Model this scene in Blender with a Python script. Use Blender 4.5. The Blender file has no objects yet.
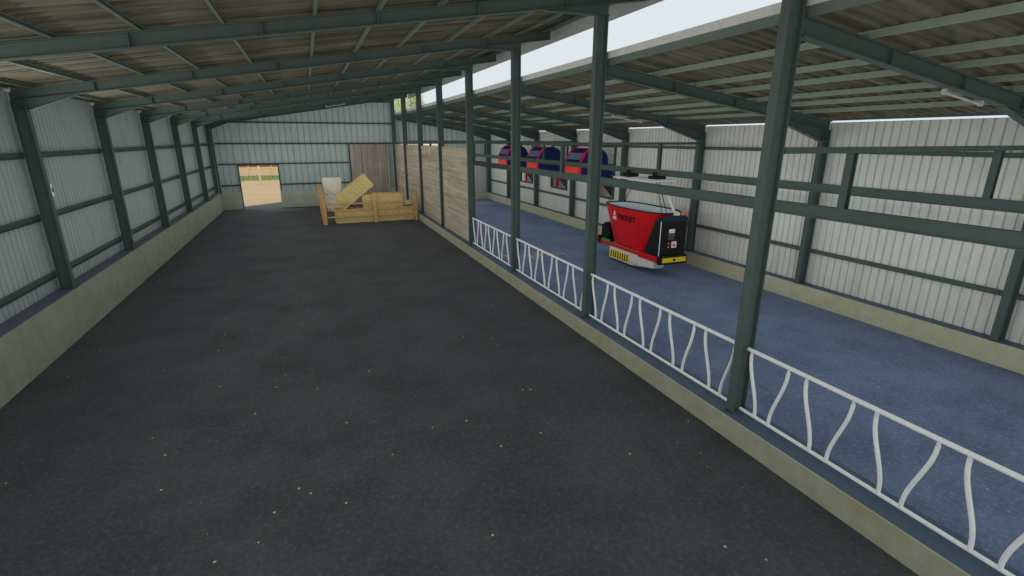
import bpy, math, random
from mathutils import Vector, Matrix, noise
random.seed(7)
S = bpy.context.scene
COL = S.collection
PI = math.pi
# ------------------------------------------------------------------ mesh builder
class MB:
    def __init__(s): s.v = []; s.f = []; s.mi = []; s.cur = 0
    def add(s, vs, fs):
        o = len(s.v); s.v += [tuple(p) for p in vs]
        for f in fs: s.f.append(tuple(i + o for i in f)); s.mi.append(s.cur)
        return s
    def box(s, x0, x1, y0, y1, z0, z1, M=None):
        vs = [Vector((x, y, z)) for z in (z0, z1) for y in (y0, y1) for x in (x0, x1)]
        if M: vs = [M @ p for p in vs]
        return s.add(vs, [(0, 2, 3, 1), (4, 5, 7, 6), (0, 1, 5, 4), (2, 6, 7, 3), (0, 4, 6, 2), (1, 3, 7, 5)])
    def bevbox(s, x0, x1, y0, y1, z0, z1, b=.02, M=None):
        # chamfered box from two stacked insets
        def ring(z, i):
            c = b
            return [(x0 + i + c, y0 + i, z), (x1 - i - c, y0 + i, z), (x1 - i, y0 + i + c, z), (x1 - i, y1 - i - c, z),
                    (x1 - i - c, y1 - i, z), (x0 + i + c, y1 - i, z), (x0 + i, y1 - i - c, z), (x0 + i, y0 + i + c, z)]
        return s.loft([ring(z0, b), ring(z0 + b, 0), ring(z1 - b, 0), ring(z1, b)], M=M)
    def loft(s, rings, closed=True, cap0=True, cap1=True, M=None):
        n = len(rings[0]); vs = [Vector(p) for r in rings for p in r]
        if M: vs = [M @ p for p in vs]
        fs = []
        for k in range(len(rings) - 1):
            for i in range(n if closed else n - 1):
                j = (i + 1) % n
                fs.append((k * n + i, k * n + j, (k + 1) * n + j, (k + 1) * n + i))
        if cap0: fs.append(tuple(reversed(range(n))))
        if cap1: fs.append(tuple(range((len(rings) - 1) * n, len(rings) * n)))
        return s.add(vs, fs)
    def prism(s, prof, fn0, fn1):
        # prof = list of 2D points, fn maps a 2D point to 3D for each end
        return s.loft([[fn0(p) for p in prof], [fn1(p) for p in prof]])
    def tube(s, path, r, n=8, cap=True):
        path = [Vector(p) for p in path]; rings = []
        up = Vector((0, 0, 1))
        for i, p in enumerate(path):
            d = (path[min(i + 1, len(path) - 1)] - path[max(i - 1, 0)]).normalized()
            a = d.cross(up)
            if a.length < 1e-3: a = d.cross(Vector((1, 0, 0)))
            a.normalize(); b = d.cross(a).normalized()
            rr = r[i] if isinstance(r, (list, tuple)) else r
            rings.append([p + a * math.cos(2 * PI * k / n) * rr + b * math.sin(2 * PI * k / n) * rr for k in range(n)])
        return s.loft(rings, cap0=cap, cap1=cap)
    def build(s, name, mat, parent=None, smooth=False, kind=None):
        me = bpy.data.meshes.new(name); me.from_pydata(s.v, [], s.f); me.update()
        mats = mat if isinstance(mat, (list, tuple)) else [mat]
        for m in mats: me.materials.append(m)
        for p, i in zip(me.polygons, s.mi): p.material_index = i; p.use_smooth = smooth
        import bmesh
        bm = bmesh.new(); bm.from_mesh(me); bmesh.ops.recalc_face_normals(bm, faces=bm.faces); bm.to_mesh(me); bm.free()
        if smooth:
            try: me.set_sharp_from_angle(angle=math.radians(35))
            except Exception: pass
        o = bpy.data.objects.new(name, me); COL.objects.link(o)
        if parent:
            o.parent = parent; o.location = -parent.location if parent.type == 'EMPTY' else (0, 0, 0)
        if kind: o['kind'] = kind
        return o
def tag(o, label, cat, group=None):
    o['label'] = label; o['category'] = cat
    if group: o['group'] = group
    return o
def thing(name, loc, label, cat, group=None):
    o = bpy.data.objects.new(name, None); COL.objects.link(o); o.location = loc
    o.empty_display_size = .2
    return tag(o, label, cat, group)
def rebase(o, p):
    # put a single-mesh thing's origin at its base point
    p = Vector(p); o.data.transform(Matrix.Translation(-p)); o.location = p; return o
# ------------------------------------------------------------------ materials
def srgb(r, g, b):
    f = lambda c: (c / 255) / 12.92 if c / 255 <= .04045 else ((c / 255 + .055) / 1.055) ** 2.4
    return (f(r), f(g), f(b), 1)
def mat(name, col, rough=.7, metal=0, var=None, scale=6, stretch=(1, 1, 1), amt=.5, bump=0, bscale=None, spec=.3, detail=5):
    m = bpy.data.materials.new(name); m.use_nodes = True; nt = m.node_tree
    b = nt.nodes['Principled BSDF']; b.inputs['Roughness'].default_value = rough; b.inputs['Metallic'].default_value = metal
    b.inputs['Specular IOR Level'].default_value = spec
    c = srgb(*col); b.inputs['Base Color'].default_value = c
    tc = nt.nodes.new('ShaderNodeTexCoord'); mp = nt.nodes.new('ShaderNodeMapping')
    mp.inputs['Scale'].default_value = stretch; nt.links.new(tc.outputs['Object'], mp.inputs[0])
    nz = nt.nodes.new('ShaderNodeTexNoise'); nz.inputs['Scale'].default_value = scale; nz.inputs['Detail'].default_value = detail
    nz.inputs['Roughness'].default_value = .65
    nt.links.new(mp.outputs[0], nz.inputs['Vector'])
    rp = nt.nodes.new('ShaderNodeValToRGB'); v = srgb(*(var or tuple(x * .8 for x in col)))
    rp.color_ramp.elements[0].position = .5 - amt * .5; rp.color_ramp.elements[1].position = .5 + amt * .5
    rp.color_ramp.elements[0].color = v; rp.color_ramp.elements[1].color = c
    nt.links.new(nz.outputs['Fac'], rp.inputs[0]); nt.links.new(rp.outputs[0], b.inputs['Base Color'])
    if bump:
        n2 = nz
        if bscale:
            n2 = nt.nodes.new('ShaderNodeTexNoise'); n2.inputs['Scale'].default_value = bscale; n2.inputs['Detail'].default_value = 3
            nt.links.new(mp.outputs[0], n2.inputs['Vector'])
        bp = nt.nodes.new('ShaderNodeBump'); bp.inputs['Strength'].default_value = bump; bp.inputs['Distance'].default_value = .02
        nt.links.new(n2.outputs['Fac'], bp.inputs['Height']); nt.links.new(bp.outputs[0], b.inputs['Normal'])
    return m, nt, b, mp, rp
def layer(nt, b, rp_out, fac_node_out, col, lo, hi):
    # lay a second colour over the base where the factor is high
    r2 = nt.nodes.new('ShaderNodeMapRange'); r2.inputs['From Min'].default_value = lo; r2.inputs['From Max'].default_value = hi
    nt.links.new(fac_node_out, r2.inputs['Value'])
    mx = nt.nodes.new('ShaderNodeMix'); mx.data_type = 'RGBA'
    nt.links.new(r2.outputs[0], mx.inputs['Factor']); nt.links.new(rp_out, mx.inputs[6]); mx.inputs[7].default_value = srgb(*col)
    nt.links.new(mx.outputs[2], b.inputs['Base Color']); return mx.outputs[2]
def noise_node(nt, scale, stretch=(1, 1, 1), detail=4, rough=.6):
    tc = nt.nodes.new('ShaderNodeTexCoord'); mp = nt.nodes.new('ShaderNodeMapping'); mp.inputs['Scale'].default_value = stretch
    nt.links.new(tc.outputs['Object'], mp.inputs[0])
    n = nt.nodes.new('ShaderNodeTexNoise'); n.inputs['Scale'].default_value = scale; n.inputs['Detail'].default_value = detail
    n.inputs['Roughness'].default_value = rough
    nt.links.new(mp.outputs[0], n.inputs['Vector']); return n.outputs['Fac']
def M(*a, **k): return mat(*a, **k)[0]

def floor_mat(name, col, var, fleck, flo, scale):
    m, nt, b, mp, rp = mat(name, col, rough=.85, var=var, scale=scale, amt=.7, bump=.35, bscale=60, spec=.25, detail=8)
    big = noise_node(nt, .6, detail=8, rough=.7)
    out = layer(nt, b, rp.outputs[0], big, tuple(c * .86 for c in var), .42, .72)
    vo = nt.nodes.new('ShaderNodeTexVoronoi'); vo.inputs['Scale'].default_value = 6.5
    tc = nt.nodes.new('ShaderNodeTexCoord'); nt.links.new(tc.outputs['Object'], vo.inputs['Vector'])
    wn = nt.nodes.new('ShaderNodeSeparateColor'); nt.links.new(vo.outputs['Color'], wn.inputs[0])
    gt = nt.nodes.new('ShaderNodeMath'); gt.operation = 'GREATER_THAN'; gt.inputs[1].default_value = flo
    nt.links.new(wn.outputs[0], gt.inputs[0])
    lt = nt.nodes.new('ShaderNodeMath'); lt.operation = 'LESS_THAN'; lt.inputs[1].default_value = .019 * 6.5
    nt.links.new(vo.outputs['Distance'], lt.inputs[0])
    mu = nt.nodes.new('ShaderNodeMath'); mu.operation = 'MULTIPLY'; nt.links.new(gt.outputs[0], mu.inputs[0]); nt.links.new(lt.outputs[0], mu.inputs[1])
    o2 = layer(nt, b, out, mu.outputs[0], fleck, 0, 1)
    fine = noise_node(nt, 14, detail=9, rough=.85)
    layer(nt, b, o2, fine, tuple(min(255, c * 1.4 + 6) for c in col), .5, .85)
    return m
ASPH = floor_mat('asphalt', (75, 78, 81), (62, 66, 68), (165, 168, 165), .955, 9)
BLUE = floor_mat('blue_floor', (106, 123, 149), (86, 102, 128), (140, 152, 166), .97, 6)
def concrete(name, col, var, moss):
    m, nt, b, mp, rp = mat(name, col, rough=.9, var=var, scale=3.5, amt=.5, bump=.3, bscale=25, detail=9)
    layer(nt, b, rp.outputs[0], noise_node(nt, 1.3, detail=8), moss, .48, .78); return m
CONC = concrete('concrete', (146, 152, 138), (126, 132, 118), (126, 134, 104))
CONC_R = concrete('right_concrete_lit', (188, 188, 164), (164, 166, 138), (178, 172, 128))  # right plinth: same concrete made lighter, the light on it put into the colour
KERB = concrete('kerb_edge', (162, 164, 146), (138, 142, 120), (148, 144, 108))
CAP_TINT = M('sky_tint_flashing', (80, 96, 114), var=(68, 86, 102), scale=4, amt=.6, rough=.6)  # bluish sky shade painted on ledge and kerb tops; also colours the eave strip
STEEL = M('green_steel', (76, 93, 89), var=(67, 82, 78), scale=5, amt=.6, rough=.55, spec=.35)
LAMPG = M('lamp_body', (188, 192, 186), rough=.4)
PURL_LIT = M('purlin_lit', (142, 154, 138), var=(120, 134, 122), scale=4, amt=.6, rough=.5)  # paler purlin steel, skylight from the ridge gap put into the colour
PURL = M('purlin_steel', (100, 114, 103), var=(84, 98, 92), scale=4, amt=.6, rough=.5)
GALV = M('galvanised', (230, 234, 234), var=(208, 212, 212), scale=12, amt=.6, rough=.5, metal=.0)
def cladding_mat(name, col, var, stain):
    m, nt, b, mp, rp = mat(name, col, rough=.6, var=var, scale=3, stretch=(3, 3, .25), amt=.6, spec=.3, detail=6)
    layer(nt, b, rp.outputs[0], noise_node(nt, 1.1, (2, 2, .5), 8, .7), stain, .52, .85); return m
CLAD_L = cladding_mat('cladding_left', (152, 166, 164), (140, 154, 152), (122, 134, 130))  # left darker, right lighter: direction of the light put into the cladding colours
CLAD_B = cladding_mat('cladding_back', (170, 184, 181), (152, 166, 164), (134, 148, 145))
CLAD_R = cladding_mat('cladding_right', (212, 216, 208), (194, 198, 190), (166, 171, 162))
def roof_mat():
    m, nt, b, mp, rp = mat('roof_underside', (118, 115, 95), rough=.9, var=(58, 56, 47), scale=1.0, stretch=(.22, 3.2, .22), amt=.45, detail=8)
    o = layer(nt, b, rp.outputs[0], noise_node(nt, 1.0, (.5, 5, .5), 6, .7), (50, 46, 38), .5, .72)
    layer(nt, b, o, noise_node(nt, 1.7, (.5, 1.5, .5), 5, .7), (104, 108, 80), .56, .8); return m
ROOF = roof_mat()
def board_mat(name, cols, axis_scale):
    m, nt, b, mp, rp = mat(name, cols[0], rough=.85, var=cols[1], scale=2.0, stretch=axis_scale, amt=.45, detail=9, bump=.2)
    o = layer(nt, b, rp.outputs[0], noise_node(nt, 1.1, tuple(a * .7 for a in axis_scale), 7, .7), cols[2], .5, .75)
    layer(nt, b, o, noise_node(nt, .9, (1, .8, 1), 4), cols[3], .55, .8); return m
WOODH = board_mat('partition_boards', ((180, 172, 152), (140, 132, 114), (112, 104, 92), (190, 174, 156)), (1.6, .16, 4))
WOODV = board_mat('grey_planks', ((176, 168, 154), (112, 106, 100), (84, 80, 78), (172, 158, 138)), (7, 3, .14))
PINE = board_mat('pine', ((208, 172, 120), (186, 148, 100), (164, 128, 86), (212, 180, 130)), (4, 4, 4))
STRAW = board_mat('straw', ((228, 208, 148), (188, 166, 108), (142, 122, 76), (216, 200, 138)), (5, 7, 16))
WHITEP = M('white_wrap', (235, 232, 212), var=(214, 212, 192), scale=3, stretch=(1, 1, 5), amt=.5, rough=.4)
RED = M('red_paint', (196, 16, 22), var=(176, 12, 20), scale=2, amt=.6, rough=.35, spec=.5)
ORANGE_EDGE = M('orange_edge', (235, 120, 70), rough=.5)
LINER = M('tub_liner', (205, 218, 222), var=(180, 196, 202), scale=4, amt=.6, rough=.45)
BLACK = M('black_panel', (26, 28, 26), var=(20, 22, 22), scale=3, rough=.4)
NAVY = M('navy_cover', (32, 42, 92), var=(26, 34, 78), scale=3, rough=.5)
NAVYTOP = M('cabinet_top', (34, 44, 62), rough=.4)
MAROON = M('dark_red', (70, 18, 28), rough=.5)
PANW = M('pan_grey', (206, 206, 200), var=(186, 187, 180), scale=4, amt=.6, rough=.6)
YEL = M('yellow', (226, 200, 40), var=(206, 182, 36), scale=8, rough=.5)
BLK = M('stripe_black', (22, 22, 20), rough=.5)
WHT = M('white_mark', (238, 236, 230), rough=.5)
SCREEN = M('screen', (92, 78, 104), rough=.25)
GREENP = M('green_lamp', (40, 150, 60), rough=.5)
TRIM = M('red_trim', (248, 44, 92), rough=.45)
VERM = M('vermilion', (255, 88, 66), var=(244, 78, 60), scale=2, rough=.5)
GLASSY = M('hood_window', (118, 134, 172), var=(100, 110, 158), scale=2.5, rough=.25)
SAND = mat('sand', (178, 154, 122), rough=.95, var=(164, 140, 108), scale=.25, amt=.6, detail=8)[0]
GRASS = mat('grass', (128, 140, 84), rough=.95, var=(110, 124, 70), scale=1.2, amt=.6, detail=8)[0]
LEAF = mat('leaf', (214, 220, 188), rough=.8, var=(184, 196, 150), scale=2, amt=.6)[0]
BARK = M('bark', (96, 82, 66), rough=.9)
REDWOOD = M('stained_rail', (176, 96, 66), var=(150, 80, 56), scale=2, rough=.8)
PALEWOOD = M('pale_rail', (226, 196, 150), var=(206, 172, 124), scale=2, rough=.8)
TANP = M('tan_pipe', (150, 136, 104), rough=.6)
# ------------------------------------------------------------------ dimensions
FR = [5.62 + 5 * k for k in range(-1, 8)]          # frame positions along the barn
YB = 40.5; YF = -4.2; PH = .08; PHR = .105
XL = -5.84; XW = -6.22                              # left plinth face, left cladding
XR = 13.77; XRW = 14.1
def zl(x): return 5.935 + .16 * (x + 5.84)           # top of left rafters
def zr(x): return 6.45 - .152 * (x - 6.57)           # top of right rafters
ORD = ['nearest', 'second', 'third', 'fourth', 'fifth', 'sixth', 'seventh', 'eighth', 'ninth', 'tenth', 'eleventh', 'twelfth', 'thirteenth']
# ------------------------------------------------------------------ setting
mb = MB().box(-6.3, 6.07, YF, YB + .12, -.3, 0)
mb.add([(-4.75, YB + .12, 0), (-1.95, YB + .12, 0), (-1.95, 44.3, 0), (-4.75, 42.0, 0), (-4.75, YB + .12, -.3), (-1.95, YB + .12, -.3), (-1.95, 44.3, -.3), (-4.75, 42.0, -.3)],
       [(0, 1, 2, 3), (7, 6, 5, 4), (0, 4, 5, 1), (1, 5, 6, 2), (2, 6, 7, 3), (3, 7, 4, 0)])
mb.build('floor', ASPH, kind='structure')
MB().box(6.55, 14.2, YF, YB + 3, -.3, 0).build('floor', BLUE, kind='structure')
g = MB()
g.add([(-260, -160, -.05), (260, -160, -.05), (260, 420, -.05), (-260, 420, -.05)], [(0, 1, 2, 3)])
g.build('ground', SAND, kind='structure')
# concrete plinths
MB().box(-6.35, XL, YF, YB + .05, -.2, 1.185).build('baseboard_left', CONC, kind='structure')
MB().box(-6.34, XL - .003, YF, YB, 1.185, 1.2).build('ledge_tint_strip_left', M('ledge_sky_tint', (96, 100, 114), var=(82, 86, 100), scale=4, amt=.6, rough=.6), kind='structure')  # left ledge top, its ambient sky tint painted as a separate strip
MB().box(XR, 14.3, YF, YB + .05, -.2, .518).build('baseboard_right', CONC_R, kind='structure')
MB().box(XR + .003, 14.29, YF, YB, .518, .53).build('ledge_tint_strip_right', CAP_TINT, kind='structure')  # thin strip carrying the painted sky tint of the right ledge
b = MB(); b.box(XL, -4.62, YB - .12, YB + .25, -.2, 1.2); b.box(-2.08, 6.6, YB - .12, YB + .25, -.2, 1.2); b.box(9.7, XR, YB - .3, YB + .25, -.2, .53)
b.build('baseboard_back', concrete('back_concrete', (176, 182, 168), (152, 158, 144), (150, 158, 128)), kind='structure')
MB().bevbox(6.07, 6.62, YF, YB, -.1, .40, .015).build('trim_3', KERB, kind='structure')
MB().box(6.085, 6.605, YF, YB - .01, .40, .412).build('kerb_tint_strip', CAP_TINT, kind='structure')  # kerb-top strip that holds the bluish shade in its colour
# corrugated cladding
def cladding(name, m, fn, spans, pitch, groove=.045, depth=.035):
    """fn(u, d, z) -> point; spans = (u0,u1,z0(u),z1(u)); d grows away from the viewer"""
    mb = MB()
    for u0, u1, z0, z1 in spans:
        us = []; u = u0
        while u < u1 - 1e-6:
            for du, d in ((0, 0), (pitch - groove * 1.6, 0), (pitch - groove * 1.25, depth), (pitch - groove * .35, depth)):
                if u + du < u1: us.append((u + du, d))
            u += pitch
        us.append((u1, 0))
        vs = []; fs = []
        for uu, d in us:
            a = z0(uu) if callable(z0) else z0; t = z1(uu) if callable(z1) else z1
            vs += [fn(uu, d, a), fn(uu, d, t), fn(uu, d + .02, a), fn(uu, d + .02, t)]
        for i in range(len(us) - 1):
            a, c = 4 * i, 4 * i + 4
            fs += [(a, c, c + 1, a + 1), (a + 2, a + 3, c + 3, c + 2), (a + 1, c + 1, c + 3, a + 3), (a, a + 2, c + 2, c)]
        mb.add(vs, fs)
    return mb.build(name, m, kind='structure')
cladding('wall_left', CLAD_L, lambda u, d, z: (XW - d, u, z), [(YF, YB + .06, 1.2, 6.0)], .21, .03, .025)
UN = [21.95, 26.95, 31.92]                          # near ends of the three feed bunkers
OPN = [(y - .25, y + 1.7) for y in UN]
spans = []; last = YF
for a, c in OPN:
    spans += [(last, a, .53, 5.285), (a, c, .53, 1.98), (a, c, 4.42, 5.285)]; last = c
spans.append((last, YB, .53, 5.285))
cladding('wall_right', CLAD_R, lambda u, d, z: (XRW + d, u, z), spans, .212, .03, .035)
rl = lambda x: zl(x) + PH + .03; rr_ = lambda x: zr(x) + PHR + .03
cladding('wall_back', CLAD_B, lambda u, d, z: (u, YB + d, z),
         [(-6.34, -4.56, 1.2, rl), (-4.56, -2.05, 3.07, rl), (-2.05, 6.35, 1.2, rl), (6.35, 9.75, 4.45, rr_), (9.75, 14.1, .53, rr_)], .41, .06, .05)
# roofs : corrugated sheets running down the slope
def roof(name, x0, x1, zf, y0, y1, pitch=.26):
    mb = MB(); ys = []; y = y0
    while y < y1:
        for dy, d in ((0, 0), (.1, 0), (.13, .035), (.23, .035)):
            ys.append((y + dy, d))
        y += pitch
    vs = []; fs = []; xs = [x0 + (x1 - x0) * i / 6 for i in range(7)]; n = 7
    for yy, d in ys:
        for x in xs: vs.append((x, yy, zf(x) + d))
    m_ = len(vs)
    for yy, d in ys:
        for x in xs: vs.append((x, yy, zf(x) + d + .03))
    for i in range(len(ys) - 1):
        for k in range(n - 1):
            a = i * n + k
            fs += [(a, a + 1, a + n + 1, a + n), (m_ + a, m_ + a + n, m_ + a + n + 1, m_ + a + 1)]
    mb.add(vs, fs); return mb.build(name, ROOF, kind='structure')
roof('ceiling', -6.6, 7.66, lambda x: zl(x) + PH, YF, YB + .4)
roof('ceiling', 6.615, 14.3, lambda x: zr(x) + PHR, YF, YB + .4)
# fascias
f = MB(); f.box(7.62, 7.66, YF, YB + .3, 7.76, 8.36); f.box(7.54, 7.62, YF, YB + .3, 8.22, 8.27)
f.build('trim_5', M('fascia', (170, 174, 172), var=(156, 160, 158), scale=2, stretch=(1, 3, 1), amt=.6), kind='structure')
MB().box(6.52, 6.555, YF, YB + .3, 6.572, 6.715).build('trim_6', M('fascia_pale', (206, 206, 202), var=(186, 186, 182), scale=5, amt=.6), kind='structure')
MB().box(14.25, 14.265, YF, YB + .3, zr(14.25) + PHR - .05, zr(14.25) + PHR + .06).build('trim_8', CAP_TINT, kind='structure')
# ------------------------------------------------------------------ steel frame
def ipost(name, x0, x1, yc, z0, z1, label, group, base=True, extra=None, fw=.15):
    xm = (x0 + x1) / 2
    t = thing(name, (xm, yc, z0), label, 'post', group)
    w = MB(); w.box(x0, x0 + .022, yc - fw / 2, yc + fw / 2, z0, z1); w.box(x1 - .022, x1, yc - fw / 2, yc + fw / 2, z0, z1)
    w.box(x0 + .022, x1 - .022, yc - .008, yc + .008, z0, z1); w.build('shaft', STEEL, t)
    if base: MB().box(x0 - .0, x1 + .04, yc - fw / 2 - .02, yc + fw / 2 + .02, z0, z0 + .02).build('base_plate', STEEL, t)
    return t
for k in range(8):
    y = FR[k + 1] if k < 7 else YB - .16
    lab = 'tall green steel post on the middle kerb, %s from the camera' % ORD[k] if k else 'tall green steel post on the middle kerb, nearest the camera'
    if k == 7: lab = 'tall green steel post on the middle kerb, last one at the back wall'
    ipost('steel_post', 6.19, 6.475, y, .412, zl(6.36) - .46, lab, 'posts on the middle kerb')
for k in range(2, 8):
    y = FR[k + 1] - .2; j = k - 2
    if k == 7: y = YB - .16
    lab = 'dark green steel column against the left wall, ' + ('nearest the camera' if j == 0 else 'in the back corner' if k == 7 else ORD[j] + ' from the camera')
    t = ipost('wall_column', XL - .28, XL - .005, y, 1.2, 5.45, lab, 'left wall columns')
for k in range(0, 8):
    y = FR[k + 1]
    if k == 7: y = YB - .34
    lab = 'green steel column against the right wall, ' + ('nearest the camera' if k == 0 else 'in the back corner' if k == 7 else ORD[k] + ' from the camera')
    ipost('wall_column', 13.745, 14.03, y, .53, 4.76, lab, 'right wall columns')
def rafter(y, x0, x1, zf, dep, stiff, haunches, label, group, knee=None):
    t = thing('rafter', ((x0 + x1) / 2, y, zf((x0 + x1) / 2)), label, 'rafter', group)
    w = MB()
    def sl(xa, xb, ya, yb, da, db):
        vs = [(x, yy, zf(x) + d) for d in (da, db) for yy in (ya, yb) for x in (xa, xb)]
        w.add(vs, [(0, 2, 3, 1), (4, 5, 7, 6), (0, 1, 5, 4), (2, 6, 7, 3), (0, 4, 6, 2), (1, 3, 7, 5)])
    sl(x0, x1, y - .075, y + .075, -.018, 0); sl(x0, x1, y - .075, y + .075, -dep, -dep + .018); sl(x0, x1, y - .008, y + .008, -dep + .018, -.018)
    w.build('beam', STEEL, t)
    for xs in stiff:
        s = MB(); s.box(xs - .009, xs + .009, y - .07, y - .008, zf(xs) - dep + .018, zf(xs) - .018); s.box(xs - .009, xs + .009, y + .008, y + .07, zf(xs) - dep + .018, zf(xs) - .018)
        s.build('web_stiffener', STEEL, t)
    for (xa, xb, zb) in haunches:       # xa = thin end, xb = deep end, zb = bottom height at deep end
        h = MB(); za = zf(xa) - dep
        tri = [(xa, za), (xb, zb), (xb, zf(xb) - dep)]
        h.prism(tri, lambda p: (p[0], y - .008, p[1]), lambda p: (p[0], y + .008, p[1]))
        q = [(xa, za - .018), (xa, za), (xb, zb + .0), (xb, zb - .018)]
        h.prism(q, lambda p: (p[0], y - .075, p[1]), lambda p: (p[0], y + .075, p[1]))
        h.build('haunch', STEEL, t)
    if knee:                             # joint plate over the column head
        xa, xb, zb = knee; h = MB()
        h.prism([(xa, zb + .018), (xb, zb + .018), (xb, zf(xb) - dep), (xa, zf(xa) - dep)], lambda p: (p[0], y - .008, p[1]), lambda p: (p[0], y + .008, p[1]))
        h.box(xa, xb, y - .075, y + .075, zb, zb + .018)
        for q in (xa, xb - .02): h.box(q, q + .02, y - .075, y + .075, zb + .018, zf(q + .02 if zf(xb) < zf(xa) else q) - dep)
        h.tube([(xa + .03, y - .03, zf(xa) - dep - .02), (xb - .03, y - .03, zb + .04)], .013, 6)
        h.build('knee_joint', STEEL, t)
    return t
for k in range(0, 8):
    y = FR[k + 1]
    if k == 7: y = YB - .16
    if k == 0: continue
    lab = 'sloping green rafter over the dark floor, ' + ('nearest the camera' if k == 1 else 'against the back wall' if k == 7 else ORD[k - 1] + ' from the camera')
    t = rafter(y, XL - .28, 7.5, zl, .24, [-4.5, -2.46, -.5, 1.49, 3.47, 5.43], [(-4.85, XL - .005, 5.47), (4.9, 6.5, zl(6.5) - .46)], lab, 'rafters over the dark floor', knee=(XL - .28, XL - .005, 5.452))
    t.location.y -= .1; t.rotation_euler.z = math.atan(.2 / 12.3)      # each frame runs very slightly askew
for k in range(0, 8):
    y = FR[k + 1]
    if k == 7: y = YB - .34
    lab = 'sloping green rafter over the blue floor, ' + ('nearest the camera' if k == 0 else 'against the back wall' if k == 7 else ORD[k] + ' from the camera')
    rafter(y, 6.53, 14.02, zr, .26, [8.45, 10.4, 12.3], [(11.7, 13.745, 4.78)], lab, 'rafters over the blue floor', knee=(13.745, 14.02, 4.762))
# purlins: C channels open to +x
def purlin(x, z, label, group, h=PH, wpx=.052, m=None):
    c = [(-wpx / 2, 0), (wpx / 2, 0), (wpx / 2, .025), (wpx / 2 - .006, .025), (wpx / 2 - .006, .006), (-wpx / 2 + .006, .006),
         (-wpx / 2 + .006, h - .006), (wpx / 2 - .006, h - .006), (wpx / 2 - .006, h - .025), (wpx / 2, h - .025), (wpx / 2, h), (-wpx / 2, h)]
    m_ = MB(); m_.prism(c, lambda p: (x + p[0], YF, z + p[1]), lambda p: (x + p[0], YB - .02, z + p[1]))
    o = m_.build('purlin', m or PURL); tag(o, label, 'purlin', group); rebase(o, (x, YF, z))
PX = [-5.7, -4.67, -3.45, -2.28, -1.08, .39, 1.53, 2.72, 4.13, 5.36, 6.5, 7.4]
for i, x in enumerate(PX):
    purlin(x, zl(x) - .003, 'long steel purlin under the left roof, ' + ('closest to the left wall' if i == 0 else 'beside the open ridge gap' if i == 11 else ORD[i] + ' from the left wall'), 'purlins under the left roof')
PXR = [6.58, 7.85, 9.08, 9.95, 11.05, 11.85, 12.8]
for i, x in enumerate(PXR):
    purlin(x, zr(x) - (.003 if i else .012), 'long steel purlin under the right roof, ' + ('beside the open ridge gap' if i == 0 else 'closest to the right wall' if i == 6 else ORD[6 - i] + ' from the right wall'), 'purlins under the right roof', h=PHR if i else .145, m=PURL_LIT if i else PURL)
# girts : C channels with the back against the cladding
def chan(x0, x1, y0, y1, z0, z1, back):
    m_ = MB(); t = .012
    if back[0] == 'x':
        a, b_ = (x0, x1) if back == 'x-' else (x1, x0); d = 1 if b_ > a else -1
        pr = [(a, z0), (b_, z0), (b_, z0 + t), (a + d * t, z0 + t), (a + d * t, z1 - t), (b_, z1 - t), (b_, z1), (a, z1)]
        return m_.prism(pr, lambda p: (p[0], y0, p[1]), lambda p: (p[0], y1, p[1]))
    pr = [(y1, z0), (y0, z0), (y0, z0 + t), (y1 - t, z0 + t), (y1 - t, z1 - t), (y0, z1 - t), (y0, z1), (y1, z1)]
    return m_.prism(pr, lambda p: (x0, p[0], p[1]), lambda p: (x1, p[0], p[1]))
LV = ['lowest', 'second up', 'third up', 'topmost']
for i, z in enumerate((1.59, 3.0, 4.46)):
    o = chan(XW + .002, XW + .08, YF, YB - .3, z - .07, z + .07, 'x-').build('wall_girt', STEEL); rebase(o, (XW, YF, z))
    tag(o, 'horizontal steel girt along the left wall, %s of three' % ('lowest', 'middle', 'topmost')[i], 'girt', 'left wall girts')
def girt(x0, x1, y0, y1, z0, z1, label, group):
    o = (MB().bevbox(x0, x1, y0, y1, z0, z1, .012) if x0 > 13 else chan(x0, x1, y0, y1, z0, z1, 'y')).build('wall_girt', STEEL); rebase(o, ((x0 + x1) / 2, (y0 + y1) / 2, z0)); tag(o, label, 'girt', group)
ga, gb = XRW - .075, XRW - .002
girt(ga, gb, YF, YB - .02, 1.49, 1.61, 'lower horizontal steel girt along the right wall', 'right wall girts')
girt(ga, gb, YF, YB - .02, 4.445, 4.555, 'upper horizontal steel girt along the right wall', 'right wall girts')
ga, gb = YB - .075, YB - .002
girt(-5.8, -4.66, ga, gb, 1.62, 1.72, 'short low steel girt on the back wall, left of the doorway', 'back wall girts')
girt(-1.97, 2.88, ga, gb, 1.62, 1.72, 'low steel girt on the back wall, right of the doorway', 'back wall girts')
girt(-5.8, 2.88, ga, gb, 3.085, 3.17, 'steel girt on the back wall just above the doorway', 'back wall girts')
girt(-5.8, 13.7, ga, gb, 4.46, 4.56, 'long steel girt across the back wall at the plank door top', 'back wall girts')
girt(-5.5, 6.2, ga, gb, 5.88, 5.98, 'topmost steel girt across the back wall', 'back wall girts')
# door frame of the open doorway and of the planked part
d = MB(); d.box(-4.64, -4.56, YB - .09, YB + .1, 0, 3.07); d.box(-2.06, -1.98, YB - .09, YB + .1, 0, 3.07); d.box(-4.64, -1.98, YB - .085, YB + .1, 3.0, 3.08)
d.build('door_1', STEEL, kind='structure')
MB().box(2.9, 2.99, YB - .1, YB, 1.2, 4.5).build('trim_7', STEEL, kind='structure')
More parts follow.
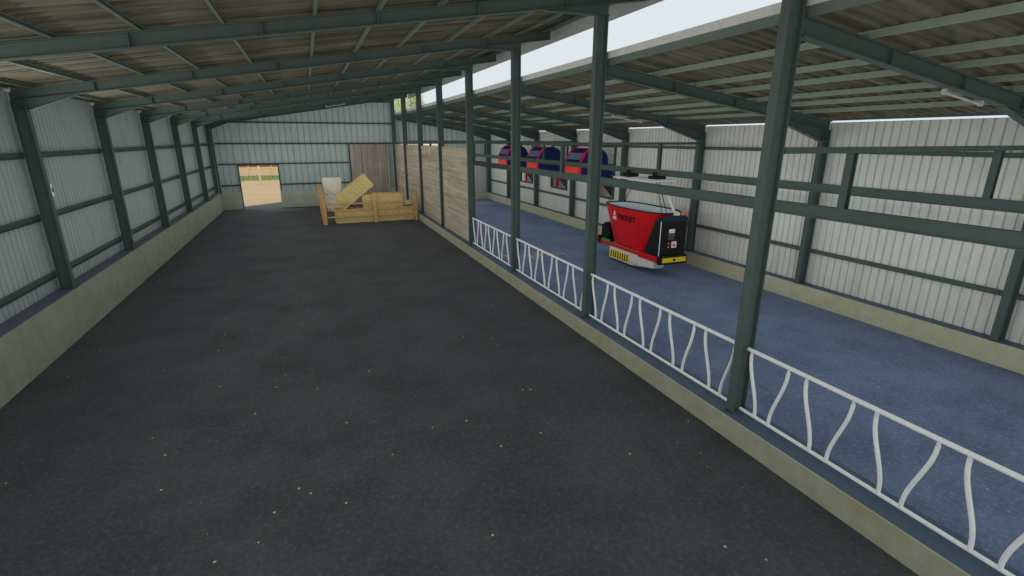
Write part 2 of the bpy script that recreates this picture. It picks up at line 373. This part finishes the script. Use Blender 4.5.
# ------------------------------------------------------------------ timber partition and door
bp = MB(); n = 14
pd = thing('plank_door', (4.42, YB - .1, 0), 'tall grey plank door in the back wall behind the straw bales', 'door')
for i in range(n):
    x0 = 3.0 + i * 2.86 / n; MB().bevbox(x0 + .006, x0 + 2.86 / n - .006, YB - .2, YB - .13, .02, 4.44 + random.uniform(-.02, .02), .01).build('plank', WOODV, pd)
MB().box(2.98, 5.88, YB - .13, YB - .1, .6, .75).build('ledge_board', WOODV, pd)
for k in range(3, 7):
    y0, y1 = FR[k + 1] + .09, min(FR[k + 2], YB - .16) - .09
    j = k - 3
    t = thing('board_panel', (6.36, (y0 + y1) / 2, .412), 'weathered horizontal board panel between kerb posts, ' + ('nearest of four' if j == 0 else 'last at the back wall' if j == 3 else ORD[j] + ' of four from the camera'), 'panel', 'board panels on the kerb')
    nb = 18; hh = (4.46 - .415) / nb
    for i in range(nb):
        jx = random.uniform(-.004, .004)
        MB().bevbox(6.33 + jx, 6.37 + jx, y0, y1, .415 + i * hh + .003, .415 + (i + 1) * hh - .003, .006).build('board', WOODH, t)
# ------------------------------------------------------------------ feed fence
def sm(t): return t * t * (3 - 2 * t)
XF = 6.34
for k in range(-1, 3):
    ya, yb = FR[k + 1] + .085, FR[k + 2] - .085      # near end, far end
    j = k + 1
    t = thing('feed_fence', (XF, (ya + yb) / 2, .412), 'pale wavy-barred feed fence on the kerb, ' + ('nearest panel, running out of the frame' if j == 0 else 'second panel, between the two nearest posts' if j == 1 else 'third panel from the camera' if j == 2 else 'farthest panel, beside the board wall'), 'feed fence', 'feed fence panels')
    MB().tube([(XF, ya, 1.57), (XF, yb, 1.57)], .032, 10).build('top_rail', GALV, t, True)
    MB().tube([(XF, ya, .49), (XF, yb, .49)], .028, 10).build('bottom_rail', GALV, t, True)
    P = FR[k + 2]
    for i in range(5):
        for yt, ybm in ((P - .16 - i * .99, P - .38 - i * .99), (P - .85 - i * .99, P - .65 - i * .99)):
            if yt < ya + .03 or ybm < ya + .03: continue
            path = [(XF, yt + (ybm - yt) * sm(min(1, max(0, q / 12 * 1.15 - .1))), 1.57 - 1.08 * q / 12) for q in range(13)]
            MB().tube(path, .027, 8).build('bar', GALV, t, True)
# ------------------------------------------------------------------ overhead rails of the feeding robot
for k in (0, 2, 4, 6):
    y = FR[k + 1]
    lab = 'thin horizontal tie beam across the blue bay, ' + ('nearest the camera' if k == 0 else 'farthest from the camera' if k == 6 else ORD[k // 2] + ' from the camera')
    o = MB().box(6.52, 13.745, y - .06, y + .06, 4.63, 4.72).build('tie_beam', STEEL); rebase(o, (10, y, 4.63)); tag(o, lab, 'beam', 'tie beams across the blue bay')
    for x, side in ((8.05, 'left'), (12.05, 'right')):
        o = MB()
        o.box(x - .06, x - .045, y - .06, y + .06, 3.75, 4.63); o.box(x + .045, x + .06, y - .06, y + .06, 3.75, 4.63); o.box(x - .045, x + .045, y - .006, y + .006, 3.75, 4.63)
        o = o.build('rail_hanger', STEEL); rebase(o, (x, y, 3.75))
        tag(o, 'short steel hanger holding the %s overhead rail, %s' % (side, 'nearest the camera' if k == 0 else 'farthest from the camera' if k == 6 else ORD[k // 2] + ' from the camera'), 'hanger', 'rail hangers')
for x, side in ((8.05, 'left'), (12.05, 'right')):
    o = MB(); a, c = YF, YB + (2 if side == 'left' else -.05)
    o.box(x - .055, x + .055, a, c, 3.735, 3.75); o.box(x - .065, x + .065, a, c, 3.535, 3.553); o.box(x - .045, x + .045, a, c, 3.553, 3.735)
    o = o.build('overhead_rail', STEEL); rebase(o, (x, a, 3.53))
    tag(o, 'green overhead rail along the blue bay, ' + ('the one nearer the posts' if side == 'left' else 'the one carrying the red robot'), 'rail', 'overhead rails')
# ------------------------------------------------------------------ feeding robot
XC = 11.9; XRB = 12.03
rb = thing('feeding_robot', (XC, 16.2, .1), 'red and black feeding robot hanging from the overhead rail above the blue floor', 'feeding robot')
ZT, ZB = 2.30, .74
def tub_dim(z):
    t = (z - ZB) / (ZT - ZB)
    return 16.36 - .05 * t, 1.17 + .74 * t, .52 + .25 * t     # centre y, half length, half width
def tub_pt(z, th, off=0, n=3.0):
    yc, a, bb = tub_dim(z); c, s_ = math.cos(th), math.sin(th)
    sg = lambda v: (1 if v >= 0 else -1) * abs(v) ** (2 / n)
    return (XC + (bb + off) * sg(s_), yc + (a + off) * sg(c), z)
def tub_x(y, z, off=.0, n=3.0):
    yc, a, bb = tub_dim(z); q = min(.999, abs((y - yc) / a))
    return XC - bb * (1 - q ** n) ** (1 / n) - off
N = 72
rg = lambda z, off=0: [tub_pt(z, 2 * PI * i / N, off) for i in range(N)]
b = MB(); b.loft([rg(ZB + (ZT - ZB) * q / 8) for q in range(9)] , cap1=False)
tub = b.build('tub', RED, rb, True)
b = MB(); b.loft([rg(ZT, -.0), rg(ZT, -.03), rg(ZB + .1, -.05)], cap0=False, cap1=True); b.build('tub_liner', LINER, rb, True)
b = MB(); b.loft([rg(ZT - .03, .012), rg(ZT + .015, .012), rg(ZT + .015, -.035), rg(ZT - .03, -.035)], cap0=False, cap1=False); b.build('rim', M('rim_dark', (52, 40, 42), rough=.5), rb, True)
ang = math.radians(28)
b = MB(); b.tube([(lambda p: (p[0] - .0, p[1], p[2]))(tub_pt(ZB + (ZT - ZB) * q / 6, -ang, .005)) for q in range(7)], .022, 6); b.build('corner_edge', ORANGE_EDGE, tub, True)  # corner rib, coloured orange for the light on the tub's end face
# emblem and lettering on the near side
def on_tub(mb_, pts, off):
    return [(tub_x(y, z, off), y, z) for y, z in pts]
def patch(poly, name, m, off=.012):
    p = MB(); p.add(on_tub(p, poly, off), [tuple(range(len(poly)))]); p.add(on_tub(p, poly, off - .008), [tuple(range(len(poly)))])
    n_ = len(poly); q = MB(); v = on_tub(p, poly, off) + on_tub(p, poly, off - .01)
    q.add(v, [tuple(range(n_)), tuple(range(2 * n_ - 1, n_ - 1, -1))] + [(i, n_ + i, n_ + (i + 1) % n_, (i + 1) % n_) for i in range(n_)])
    return q.build(name, m, rb)
# y decreases to the right as seen from the kerb
ly, lz = 17.27, 1.74
em = MB()
for poly in ([(ly, lz), (ly - .13, lz), (ly - .17, lz + .12), (ly - .09, lz + .12)][:4],
             [(ly - .20, lz - .0), (ly - .32, lz - .0), (ly - .30, lz + .14), (ly - .23, lz + .14)],
             [(ly - .12, lz + .17), (ly - .28, lz + .17), (ly - .26, lz + .36), (ly - .235, lz + .36)]):
    n_ = len(poly); v = on_tub(em, poly, .014) + on_tub(em, poly, .002)
    em.add(v, [tuple(range(n_)), tuple(range(2 * n_ - 1, n_ - 1, -1))] + [(i, n_ + i, n_ + (i + 1) % n_, (i + 1) % n_) for i in range(n_)])
o = em.build('emblem', WHT, tub); o['label'] = 'white triangular emblem'
cu = bpy.data.curves.new('lettering', 'FONT'); cu.body = 'TRIOLIET'; cu.size = .28; cu.extrude = .004; cu.offset = .008
to = bpy.data.objects.new('lettering_source', cu); COL.objects.link(to)
dg = bpy.context.evaluated_depsgraph_get(); me = bpy.data.meshes.new_from_object(to.evaluated_get(dg))
wmax = max(v.co.x for v in me.vertices)
for v in me.vertices:
    y = 16.85 - v.co.x * 1.2 / wmax; z = 1.8 + v.co.y; v.co = Vector((tub_x(y, z, .008 + (v.co.z)), y, z))
bpy.data.objects.remove(to); me.materials.clear(); me.materials.append(BLK)
o = bpy.data.objects.new('lettering', me); COL.objects.link(o); o.parent = tub; o['label'] = 'dark lettering'
# near cabinet
b = MB(); b.bevbox(XC - .58, XC + .55, 14.25, 14.46, .62, 2.06, .03); cabinet = b.build('cabinet', BLACK, rb)
b = MB(); b.loft([[(XC - .6, 14.24, 2.02), (XC + .56, 14.24, 2.02), (XC + .56, 14.48, 2.02), (XC - .6, 14.48, 2.02)],
                  [(XC - .6, 14.24, 2.12), (XC + .56, 14.24, 2.12), (XC + .56, 14.48, 2.12), (XC - .6, 14.48, 2.12)],
                  [(XC - .52, 14.3, 2.22), (XC + .5, 14.3, 2.22), (XC + .5, 14.46, 2.22), (XC - .52, 14.46, 2.22)]]); b.build('cabinet_top', NAVYTOP, rb)
for sx in (-1, 1):                                   # side cheeks between cabinet and tub
    b = MB(); x0 = XC + sx * (.57 if sx < 0 else .53); x1 = XC + sx * .45
    pr = [(14.44, .74), (15.2, .74), (14.6, 2.05), (14.44, 2.05)]
    b.prism(pr, lambda p: (x0, p[0], p[1]), lambda p: (x1, p[0], p[1])); b.build('side_cheek', BLACK, rb)
b = MB(); b.box(XC - .61, XC - .595, 14.24, 14.265, .66, 2.05); b.build('edge_strip', GALV, rb)
yf = 14.25
def plate(name, m, x0, x1, z0, z1, d=.012):
    return MB().box(x0, x1, yf - d, yf + .002, z0, z1).build(name, m, cabinet)
plate('notice', WHT, 11.66, 11.91, 1.62, 1.76); plate('control_screen', SCREEN, 11.65, 11.91, 1.38, 1.6)
plate('white_label', WHT, 11.81, 12.03, 1.08, 1.31); plate('label_mark', TRIM, 11.87, 11.97, 1.12, 1.22, .016)
plate('warning_mark', VERM, 11.65, 11.72, 1.22, 1.28); plate('warning_mark', YEL, 11.66, 11.71, 1.1, 1.15)
# bumper with the yellow strip
b = MB(); b.bevbox(XC - .63, XC + .58, 14.12, 14.3, .5, .82, .02); bumper = b.build('bumper', BLACK, rb)
MB().box(XC - .53, XC + .5, 14.105, 14.122, .58, .75).build('yellow_strip', YEL, bumper)
MB().box(XC - .07, XC + .03, 14.1, 14.106, .62, .71).build('strip_mark', BLK, bumper)
# side beams
for sx in (-1, 1):
    xo = XC + sx * .6
    b = MB(); b.bevbox(min(xo, xo - sx * .1), max(xo, xo - sx * .1), 14.2, 18.2, .6, .74, .01); b.build('side_beam', RED, rb)
    b = MB(); b.box(min(xo + sx * .012, xo), max(xo + sx * .012, xo), 15.3, 18.0, .71, .735); b.build('beam_edge', M('edge_gold', (176, 120, 50), rough=.5), rb)
b = MB(); b.bevbox(XC - .63, XC - .2, 14.2, 15.45, .55, .76, .015); b.build('beam_sleeve', RED, rb)
b = MB(); b.bevbox(XC - .63, XC + .58, 18.2, 18.5, .56, .86, .02); b.build('rear_bumper', MAROON, rb)
MB().box(XC - .64, XC - .6, 17.4, 18.0, .745, .84).build('green_lamp', GREENP, rb)
b = MB(); b.bevbox(XC - .55, XC + .5, 17.75, 18.3, .74, 1.45, .1); b.build('rear_cabinet', BLACK, rb)
# discharge pan under the tub
PXN = XC - .585
def pz0(y): return .09 if y > 15.9 else .09 + (15.9 - y) * .135
b = MB(); ys = [17.55, 17.45, 17.0, 16.4, 15.9, 15.3, 15.0, 14.65, 14.55]; rings = []
for i, y in enumerate(ys):
    e = .06 if i in (0, len(ys) - 1) else 0
    rings.append([(PXN + e, y, pz0(y) + .03), (PXN + .04 + e, y, pz0(y)), (XC - .1, y, pz0(y)), (XC - .1, y, .58), (PXN + e, y, .58)])
b.loft(rings); pan = b.build('discharge_pan', PANW, rb)
b = MB(); m_ = MB()
def stripe(mb_, ya, yb, za, zb, off):
    mb_.prism([(ya, za), (yb, za), (yb - .03, zb), (ya - .03, zb)], lambda p: (PXN - off, p[0], p[1]), lambda p: (PXN + .002, p[0], p[1]))
y0 = 17.42; nst = 17; wd = 1.36 / nst
stripe(b, y0, y0 - 1.36, .16, .47, .006)
for i in range(1, nst, 2): stripe(m_, y0 - i * wd, y0 - i * wd - wd * .8, .18, .45, .01)
b.build('hazard_plate', YEL, pan); m_.build('hazard_stripes', BLK, pan)
# carriage under the rail
b = MB(); zc = 3.33
b.box(XRB - .55, XRB - .47, 15.25, 17.75, zc, zc + .05); b.box(XRB + .47, XRB + .55, 15.25, 17.75, zc, zc + .05)
for yy in (15.25, 15.8, 16.6, 17.65): b.box(XRB - .47, XRB + .47, yy, yy + .1, zc, zc + .05)
b.box(XRB - .3, XRB + .3, 15.4, 16.6, zc + .05, zc + .075)
b.build('carriage_frame', GALV, rb)
for yy in (15.65, 17.35):
    b = MB(); b.bevbox(XRB - .24, XRB + .24, yy - .24, yy + .24, zc + .05, 3.52, .02)
    for sx in (-1, 1): b.box(XRB + sx * .1 - .01, XRB + sx * .1 + .01, yy - .14, yy + .14, 3.5, 3.64)
    tl = b.build('trolley', BLACK, rb)
    for sx in (-1, 1):
        for dy in (-.1, .1):
            w_ = MB(); w_.tube([(XRB + sx * .055, yy + dy, 3.588), (XRB + sx * .09, yy + dy, 3.588)], .033, 12); w_.build('wheel', GALV, tl)
DARKC = M('chain_steel', (60, 64, 64), rough=.5, metal=.3)
for (xt, yt, xb, yb2, zb) in ((XRB - .5, 17.6, XC - .38, 18.0, 2.3), (XRB + .5, 17.6, XC + .38, 18.0, 2.3), (XRB - .28, 15.3, XC - .3, 14.62, 2.25), (XRB - .16, 15.3, XC - .18, 14.5, 2.2)):
    MB().tube([(xt, yt, zc + .02), (xb, yb2, zb)], .014, 6).build('chain', DARKC, rb)
MB().tube([(XRB - .04, 15.3, zc + .02), (XC + .12, 14.42, 2.22)], .045, 10).build('lift_strut', WHT, rb, True)
MB().bevbox(XC - .0, XC + .24, 14.3, 14.44, 2.2, 2.34, .03).build('lift_bracket', LINER, rb)
MB().bevbox(XC + .3, XC + .46, 14.3, 14.44, 2.2, 2.32, .02).build('orange_block', ORANGE_EDGE, rb)  # small orange block where the tub rim end shows above the cabinet
# ------------------------------------------------------------------ feed bunkers through the right wall
def bunker(y0, label):
    y1 = y0 + 1.58
    t = thing('feed_bunker', (13.2, (y0 + y1) / 2, 3.0), label, 'feed bunker', 'blue feed bunkers in the right wall')
    prof = [(12.3, 3.05), (12.3, 3.72), (12.36, 3.86), (12.54, 4.17), (12.8, 4.36)]
    for i in range(9): a = PI / 2 * (1 - i / 8); prof.append((13.25 + .6 * math.cos(a), 3.78 + .6 * math.sin(a)))
    prof += [(13.85, 3.0), (12.5, 3.0)]
    MB().prism(prof, lambda p: (p[0], y0, p[1]), lambda p: (p[0], y1, p[1])).build('housing', NAVY, t)
    MB().box(13.85, 14.6, y0 + .25, y1 - .25, 3.05, 3.6).build('rear_body', NAVY, t)
    MB().box(14.9, 14.95, y0 - 1.6, y0 + 3.3, 1.2, 5.0).build('backing_panel', PANW, t)
    MB().bevbox(12.27, 12.305, y0 + .14, y1 - .1, 3.1, 3.7, .012).build('front_panel', VERM, t)
    s = [(12.345, 3.84), (12.525, 4.155)]; nx, nz = -.86 * .02, .5 * .02
    w_ = [(s[0][0], s[0][1]), (s[1][0], s[1][1]), (s[1][0] + nx, s[1][1] + nz), (s[0][0] + nx, s[0][1] + nz)]
    MB().prism(w_, lambda p: (p[0], y0 + .16, p[1]), lambda p: (p[0], y1 - .12, p[1])).build('hood_window', GLASSY, t)
    for ye in (y0 - .01, y1 - .09):
        pr = [(12.28, 3.05), (12.28, 3.73), (12.34, 3.88), (12.52, 4.2), (12.79, 4.4), (13.05, 4.41), (13.05, 4.37), (12.82, 4.35), (12.58, 4.16), (12.4, 3.85), (12.34, 3.72), (12.34, 3.05)]
        MB().prism(pr, lambda p: (p[0], ye, p[1]), lambda p: (p[0], ye + .1, p[1])).build('red_trim', TRIM, t)
    MB().box(12.85, 13.1, y0, y1, 4.37, 4.405).build('roof_trim', TRIM, t)
    # frame of the wall opening and the chute seen below the housing
    a, c = y0 - .25, y0 + 1.7; fr = MB()
    fr.box(14.0, 14.16, a - .07, a, 1.9, 4.5); fr.box(14.0, 14.16, c, c + .08, 1.9, 4.5); fr.box(14.0, 14.16, a, c, 1.9, 1.98); fr.box(14.0, 14.16, a, c, 4.42, 4.5)
    fr.build('opening_frame', STEEL, t)
    MB().prism([(a + .02, 3.0), (c - .1, 3.0), (a + .02, 2.0)], lambda p: (14.06, p[0], p[1]), lambda p: (14.5, p[0], p[1])).build('chute', BLACK, t)
    MB().box(14.52, 14.58, y0 + 1.75, y0 + 2.0, 1.5, 3.02).build('support_leg', TRIM, t)
    return t
bunker(UN[0], 'blue and red feed bunker high on the right wall, nearest and largest of the three')
bunker(UN[1], 'blue and red feed bunker high on the right wall, middle of the three')
bunker(UN[2], 'blue and red feed bunker high on the right wall, farthest of the three')
# ------------------------------------------------------------------ straw pen at the back
def bale(L, W, H_, seed):
    mb_ = MB(); rnd = random.Random(seed); rings = []
    nx = 20; ns = 24
    for i in range(nx + 1):
        x = -L / 2 + L * i / nx; e = 1 - .06 * (i in (0, nx)); r = []
        for k in range(ns):
            th = 2 * PI * k / ns; c, s_ = math.cos(th), math.sin(th); q = max(abs(c), abs(s_))
            y, z = c / q * W / 2, s_ / q * H_ / 2
            d = 1 + rnd.uniform(-.02, .015)
            r.append((x + rnd.uniform(-.012, .012), y * e * d, z * e * d + H_ / 2))
        rings.append(r)
    mb_.loft(rings); return mb_
def place_bale(loc, rot, label, seed, L=2.35, W=1.15, H_=.86):
    t = thing('straw_bale', loc, label, 'straw bale', 'straw bales in the pen'); t.rotation_euler = rot
    o = bale(L, W, H_, seed).build('straw', STRAW, t); o.location = (0, 0, 0)
    for k in range(3):
        y = -W / 2 * .62 + k * W / 2 * .62; tw = MB()
        lp = [(-L / 2 - .008, y, .02), (-L / 2 - .008, y, H_ - .02), (-L / 2 + .03, y, H_ + .012), (L / 2 - .03, y, H_ + .012), (L / 2 + .008, y, H_ - .02), (L / 2 + .008, y, .02)]
        tw.tube(lp, .007, 5); o = tw.build('twine', TANP, t); o.location = (0, 0, 0)
    return t
place_bale((2.35, 31.75, .012), (0, 0, 0), 'yellow straw bale on the floor in the left half of the pen', 1, H_=.8)
place_bale((4.74, 31.75, .012), (0, 0, 0), 'yellow straw bale on the floor in the right half of the pen', 2, H_=.8)
place_bale((3.98, 31.75, .845), (0, 0, 0), 'straw bale lying on top of the two floor bales', 3, L=2.38, H_=.8)
place_bale((2.62, 31.7, 1.50), (0, -math.radians(37), 0), 'tilted straw bale leaning up to the right on the stack', 4, L=2.26, H_=.84)
def round_bale(z, r0, r1, h, label):
    prof = [(0, 0), (r0 - .06, 0), (r0, .05)] + [(r0 + (r1 - r0) * q / 9 + (.012 if q % 2 else 0), .05 + (h - .1) * q / 9) for q in range(1, 9)] + [(r1, h - .05), (r1 - .06, h), (0, h)]
    m_ = MB(); nn = 40; m_.loft([[(1.42 + r * math.cos(2 * PI * i / nn), 38.0 + r * math.sin(2 * PI * i / nn), z + zz) for i in range(nn)] for r, zz in prof[1:-1]])
    o = m_.build('wrapped_bale', WHITEP, None, True); rebase(o, (1.42, 38.0, z)); tag(o, label, 'wrapped bale', 'white round bales')
round_bale(0, .5, .56, 1.09, 'white film-wrapped round bale standing on the floor, under another')
round_bale(1.1, .56, .66, 1.1, 'white film-wrapped round bale on top of the stack behind the pen')
# white sack on the floor bale at the right end
m_ = MB(); rings = []
for i in range(9):
    u = i / 8; w_ = .22 * math.sin(PI * min(1, max(.06, u)) ** .9) ** .4 if 0 < u < 1 else .06; hh = .17 * (math.sin(PI * u) ** .5 if 0 < u < 1 else .12)
    rings.append([(5.25 + .62 * u, 31.75 + w_ * math.cos(2 * PI * k / 14), .985 + hh * math.sin(2 * PI * k / 14)) for k in range(14)])
m_.loft(rings); o = m_.build('feed_sack', WHT, None, True); rebase(o, (5.55, 31.75, .82)); tag(o, 'flat white sack lying at the right end of the bale stack', 'sack')
# timber rails of the pen
pf = thing('pen_fence', (3.3, 30.95, 0), 'wooden front fence of the straw pen with three rails', 'wooden fence')
for x in (.62, 3.46, 5.9): MB().bevbox(x - .085, x + .085, 30.86, 31.0, 0, 1.75 if x > 1 else 1.5, .012).build('fence_post', PINE, pf)
for z in (.42, .82, 1.16): MB().bevbox(.62, 5.98, 31.0, 31.05, z - .045, z + .045, .01).build('fence_rail', PINE, pf)
ps = thing('pen_fence', (.55, 34.5, 0), 'wooden side fence of the straw pen running back from the left corner', 'wooden fence')
for y in (31.25, 33.6, 36.0, 38.6): MB().bevbox(.46, .6, y - .08, y + .08, 0, 1.72, .012).build('fence_post', PINE, ps)
for z in (.4, .8, 1.2, 1.58): MB().bevbox(.6, .65, 31.1, 38.7, z - .08, z + .08, .01).build('fence_rail', PINE, ps)
# ------------------------------------------------------------------ lamps, switch, pipe
def tube_lamp(x0, x1, y, zf, dep, label):
    t = thing('tube_lamp', ((x0 + x1) / 2, y, zf((x0 + x1) / 2) - dep - .1), label, 'lamp', 'tube lamps under the rafters')
    z0, z1 = zf(x0) - dep - .06, zf(x1) - dep - .06; yy = y - .04
    MB().tube([(x0, yy, z0), (x1, yy, z1)], .022, 10).build('tube', LAMPG, t, True)
    for x, z in ((x0, z0), (x1, z1)): MB().bevbox(x - .035, x + .035, yy - .035, yy + .035, z - .03, z + .06, .01).build('end_cap', LAMPG, t)
    return t
tube_lamp(9.92, 11.0, FR[1], zr, .3, 'white tube lamp under the nearest rafter of the blue bay')
tube_lamp(9.92, 11.08, FR[3], zr, .3, 'white tube lamp under the third rafter of the blue bay')
tube_lamp(1.46, 2.56, FR[7], zl, .26, 'white tube lamp under a far rafter of the dark-floored bay')
FILLW = 66
for k in range(-1, 8):
    y = FR[k + 1] - .2 if k < 7 else YB - .36
    if k >= 2:
        t = thing('wall_lamp', (XW + .1, y - .14, 5.96), 'small white lamp at the head of the left wall column, ' + ('nearest the camera' if k == 2 else 'in the back corner' if k == 7 else ORD[k - 2] + ' from the camera'), 'lamp', 'small lamps on the left columns')
        m_ = MB(); m_.tube([(XL - .3, y - .14, 5.9), (XL - .2, y - .14, 5.9)], [.03, .045], 10); m_.build('lamp_head', WHT, t, True)
        MB().box(XL - .28, XL - .22, y - .15, y - .06, 5.85, 5.872).build('bracket', GALV, t)
    if k > 5: continue
    ld = bpy.data.lights.new('wall_fill_light', 'AREA'); ld.shape = 'RECTANGLE'; ld.size = 3.4; ld.size_y = .2; ld.energy = FILLW; ld.color = (1, .98, .9); ld.spread = math.radians(150)  # unseen fill strip between columns, added to brighten posts and right wall
    lo = bpy.data.objects.new('wall_fill_light', ld); COL.objects.link(lo); lo.location = (XW + .1, y + 2.5, 5.0); lo.rotation_euler = (math.radians(90 + 9), 0, math.radians(-90))
yq = FR[3] - .2 + .075
sw = thing('switch_box', (XL - .04, yq + .05, 3.5), 'small pale switch box on the side of the nearest left wall column', 'switch')
MB().bevbox(XL - .1, XL + .0, yq + .002, yq + .1, 3.5, 3.8, .012).build('box', GALV, sw)
MB().bevbox(XL + .0, XL + .02, yq + .03, yq + .07, 3.6, 3.7, .005).build('rocker', STEEL, sw)
dp = MB(); dp.tube([(XL - .02, YB - .85, 5.6), (XL - .02, YB - .85, 1.36), (XL - .08, YB - .95, 1.23), (XL - .1, YB - 3.2, 1.23)], .03, 8)
o = dp.build('corner_pipe', TANP, None, True); rebase(o, (XL, YB - .85, 1.3)); tag(o, 'thin tan pipe running down beside the back left corner column', 'pipe')
# loose straw on the blue floor behind the fence
m_ = MB(); rnd = random.Random(3)
for i in range(80):
    cx, cy = (rnd.gauss(8.9, .55), rnd.gauss(19.2, .22)) if i < 60 else (rnd.gauss(7.35, .2), rnd.gauss(19.4, .2))
    a = rnd.uniform(0, PI); l = rnd.uniform(.05, .16); z = rnd.uniform(.004, .02)
    m_.tube([(cx - math.cos(a) * l, cy - math.sin(a) * l, z), (cx + math.cos(a) * l, cy + math.sin(a) * l, z + .006)], .006, 4)
o = m_.build('loose_straw', STRAW, None, kind='stuff'); rebase(o, (8.6, 19.3, 0)); tag(o, 'loose yellow straw strewn on the blue floor behind the fence', 'straw')
# ------------------------------------------------------------------ outside the back doorway
gr = MB(); rnd = random.Random(5)
gr.add([(-40, 69, -.03), (40, 69, -.03), (40, 77.5, -.03), (-40, 77.5, -.03)], [(0, 1, 2, 3)])
gr.add([(-40, 52, -.032), (-7.6, 53, -.032), (-7.8, 60, -.032), (-7.5, 69, -.032), (-40, 69, -.032)], [(0, 1, 2, 3, 4)])
for i in range(1800):
    x, y = rnd.uniform(-14, 1), rnd.uniform(69, 77.4)
    h = rnd.uniform(.05, .16); dx = rnd.uniform(-.05, .05)
    gr.add([(x - .03, y, -.03), (x + .03, y, -.03), (x + dx, y + dx, h)], [(0, 1, 2)])
o = gr.build('lawn', GRASS, None, kind='stuff'); rebase(o, (0, 75, -.03)); tag(o, 'strip of green grass outside the back doorway', 'grass')
def rails(y, x0, x1, zs, m_, label, step=3.0):
    t = thing('paddock_fence', ((x0 + x1) / 2, y, -.05), label, 'fence', 'paddock fences outside')
    x = x0
    while x <= x1 + .01:
        MB().bevbox(x - .09, x + .09, y - .09, y + .09, -.05, max(zs) + .15, .02).build('fence_post', m_, t); x += step
    for z in zs: MB().bevbox(x0, x1, y - .13, y - .09, z - .11, z + .11, .02).build('fence_rail', m_, t)
rails(82, -20, -1, (.35, .8, 1.25), PALEWOOD, 'pale paddock fence seen through the doorway, nearer of the two')
rails(95, -24, 0, (.4, 1.0, 1.6), REDWOOD, 'reddish paddock fence seen through the doorway, farther of the two')
pp = MB(); pp.tube([(-5.05, 62, -.05), (-5.05, 62, 3.4)], [.1, .08], 10); o = pp.build('yard_pole', PALEWOOD, None, True); rebase(o, (-5.05, 62, -.05)); tag(o, 'pale pole standing in the yard outside the doorway', 'pole')
def tree(x, y, h, r, label, seed):
    t = thing('tree', (x, y, -.05), label, 'tree', 'trees beyond the barn'); rnd = random.Random(seed)
    tr = MB(); tr.tube([(x, y, -.05), (x + .1, y, h * .35), (x - .1, y, h * .75)], [.32, .24, .08], 9)
    for i in range(7):
        a = rnd.uniform(0, 2 * PI); z = h * rnd.uniform(.3, .6); tr.tube([(x, y, z), (x + math.cos(a) * r * .6, y + math.sin(a) * r * .6, z + h * .2)], [.1, .03], 6)
    tr.build('trunk', BARK, t, True)
    lf = MB()
    for i in range(5200):
        d = Vector((rnd.gauss(0, 1), rnd.gauss(0, 1), rnd.gauss(0, 1))).normalized() * rnd.uniform(.45, 1) ** .6
        lump = 1 + .22 * noise.noise(d * 2.2 + Vector((seed, 0, 0)))
        p = Vector((x, y, h * .62)) + Vector((d.x * r * lump, d.y * r * lump, d.z * h * .42 * lump))
        a = Vector((rnd.gauss(0, 1), rnd.gauss(0, 1), rnd.gauss(0, 1))).normalized() * .2; b_ = a.orthogonal().normalized() * .11
        lf.add([p - a, p + b_, p + a, p - b_], [(0, 1, 2, 3)])
    lf.build('crown', LEAF, t)
tree(12.2, 80, 15, 2.4, 'pale green tree beyond the back of the barn, left of the pair', 1)
tree(16.6, 86, 15, 2.2, 'pale green tree beyond the back of the barn, right of the pair', 2)
# ------------------------------------------------------------------ light
W = bpy.data.worlds.new('sky'); S.world = W; W.use_nodes = True
bg = W.node_tree.nodes['Background']; bg.inputs[0].default_value = srgb(222, 231, 236); bg.inputs[1].default_value = 1.0
sd = bpy.data.lights.new('sun', 'SUN'); sd.energy = .9; sd.angle = math.radians(4); sd.color = (1, .93, .8)
so = bpy.data.objects.new('sun', sd); COL.objects.link(so); so.rotation_euler = (math.radians(-30), math.radians(-38), 0); so.location = (-20, 30, 40)
S.cycles.use_fast_gi = True
S.cycles.fast_gi_method = 'ADD'
W.light_settings.ao_factor = .42
W.light_settings.distance = 3.0
S.cycles.max_bounces = 6; S.cycles.diffuse_bounces = 4
S.cycles.use_denoising = True
vs = S.view_settings; vs.view_transform = 'Standard'; vs.look = 'None'; vs.gamma = 1; vs.exposure = 0; vs.use_curve_mapping = False
# ------------------------------------------------------------------ camera
cd = bpy.data.cameras.new('camera'); co = bpy.data.objects.new('camera', cd); COL.objects.link(co)
cd.sensor_width = 36; cd.lens = 36 * 498.83 / 1024; cd.clip_end = 1000
co.location = (0, 0, 4.846); co.rotation_euler = (math.radians(90 - 16.674), 0, math.radians(-21.664))
S.camera = co
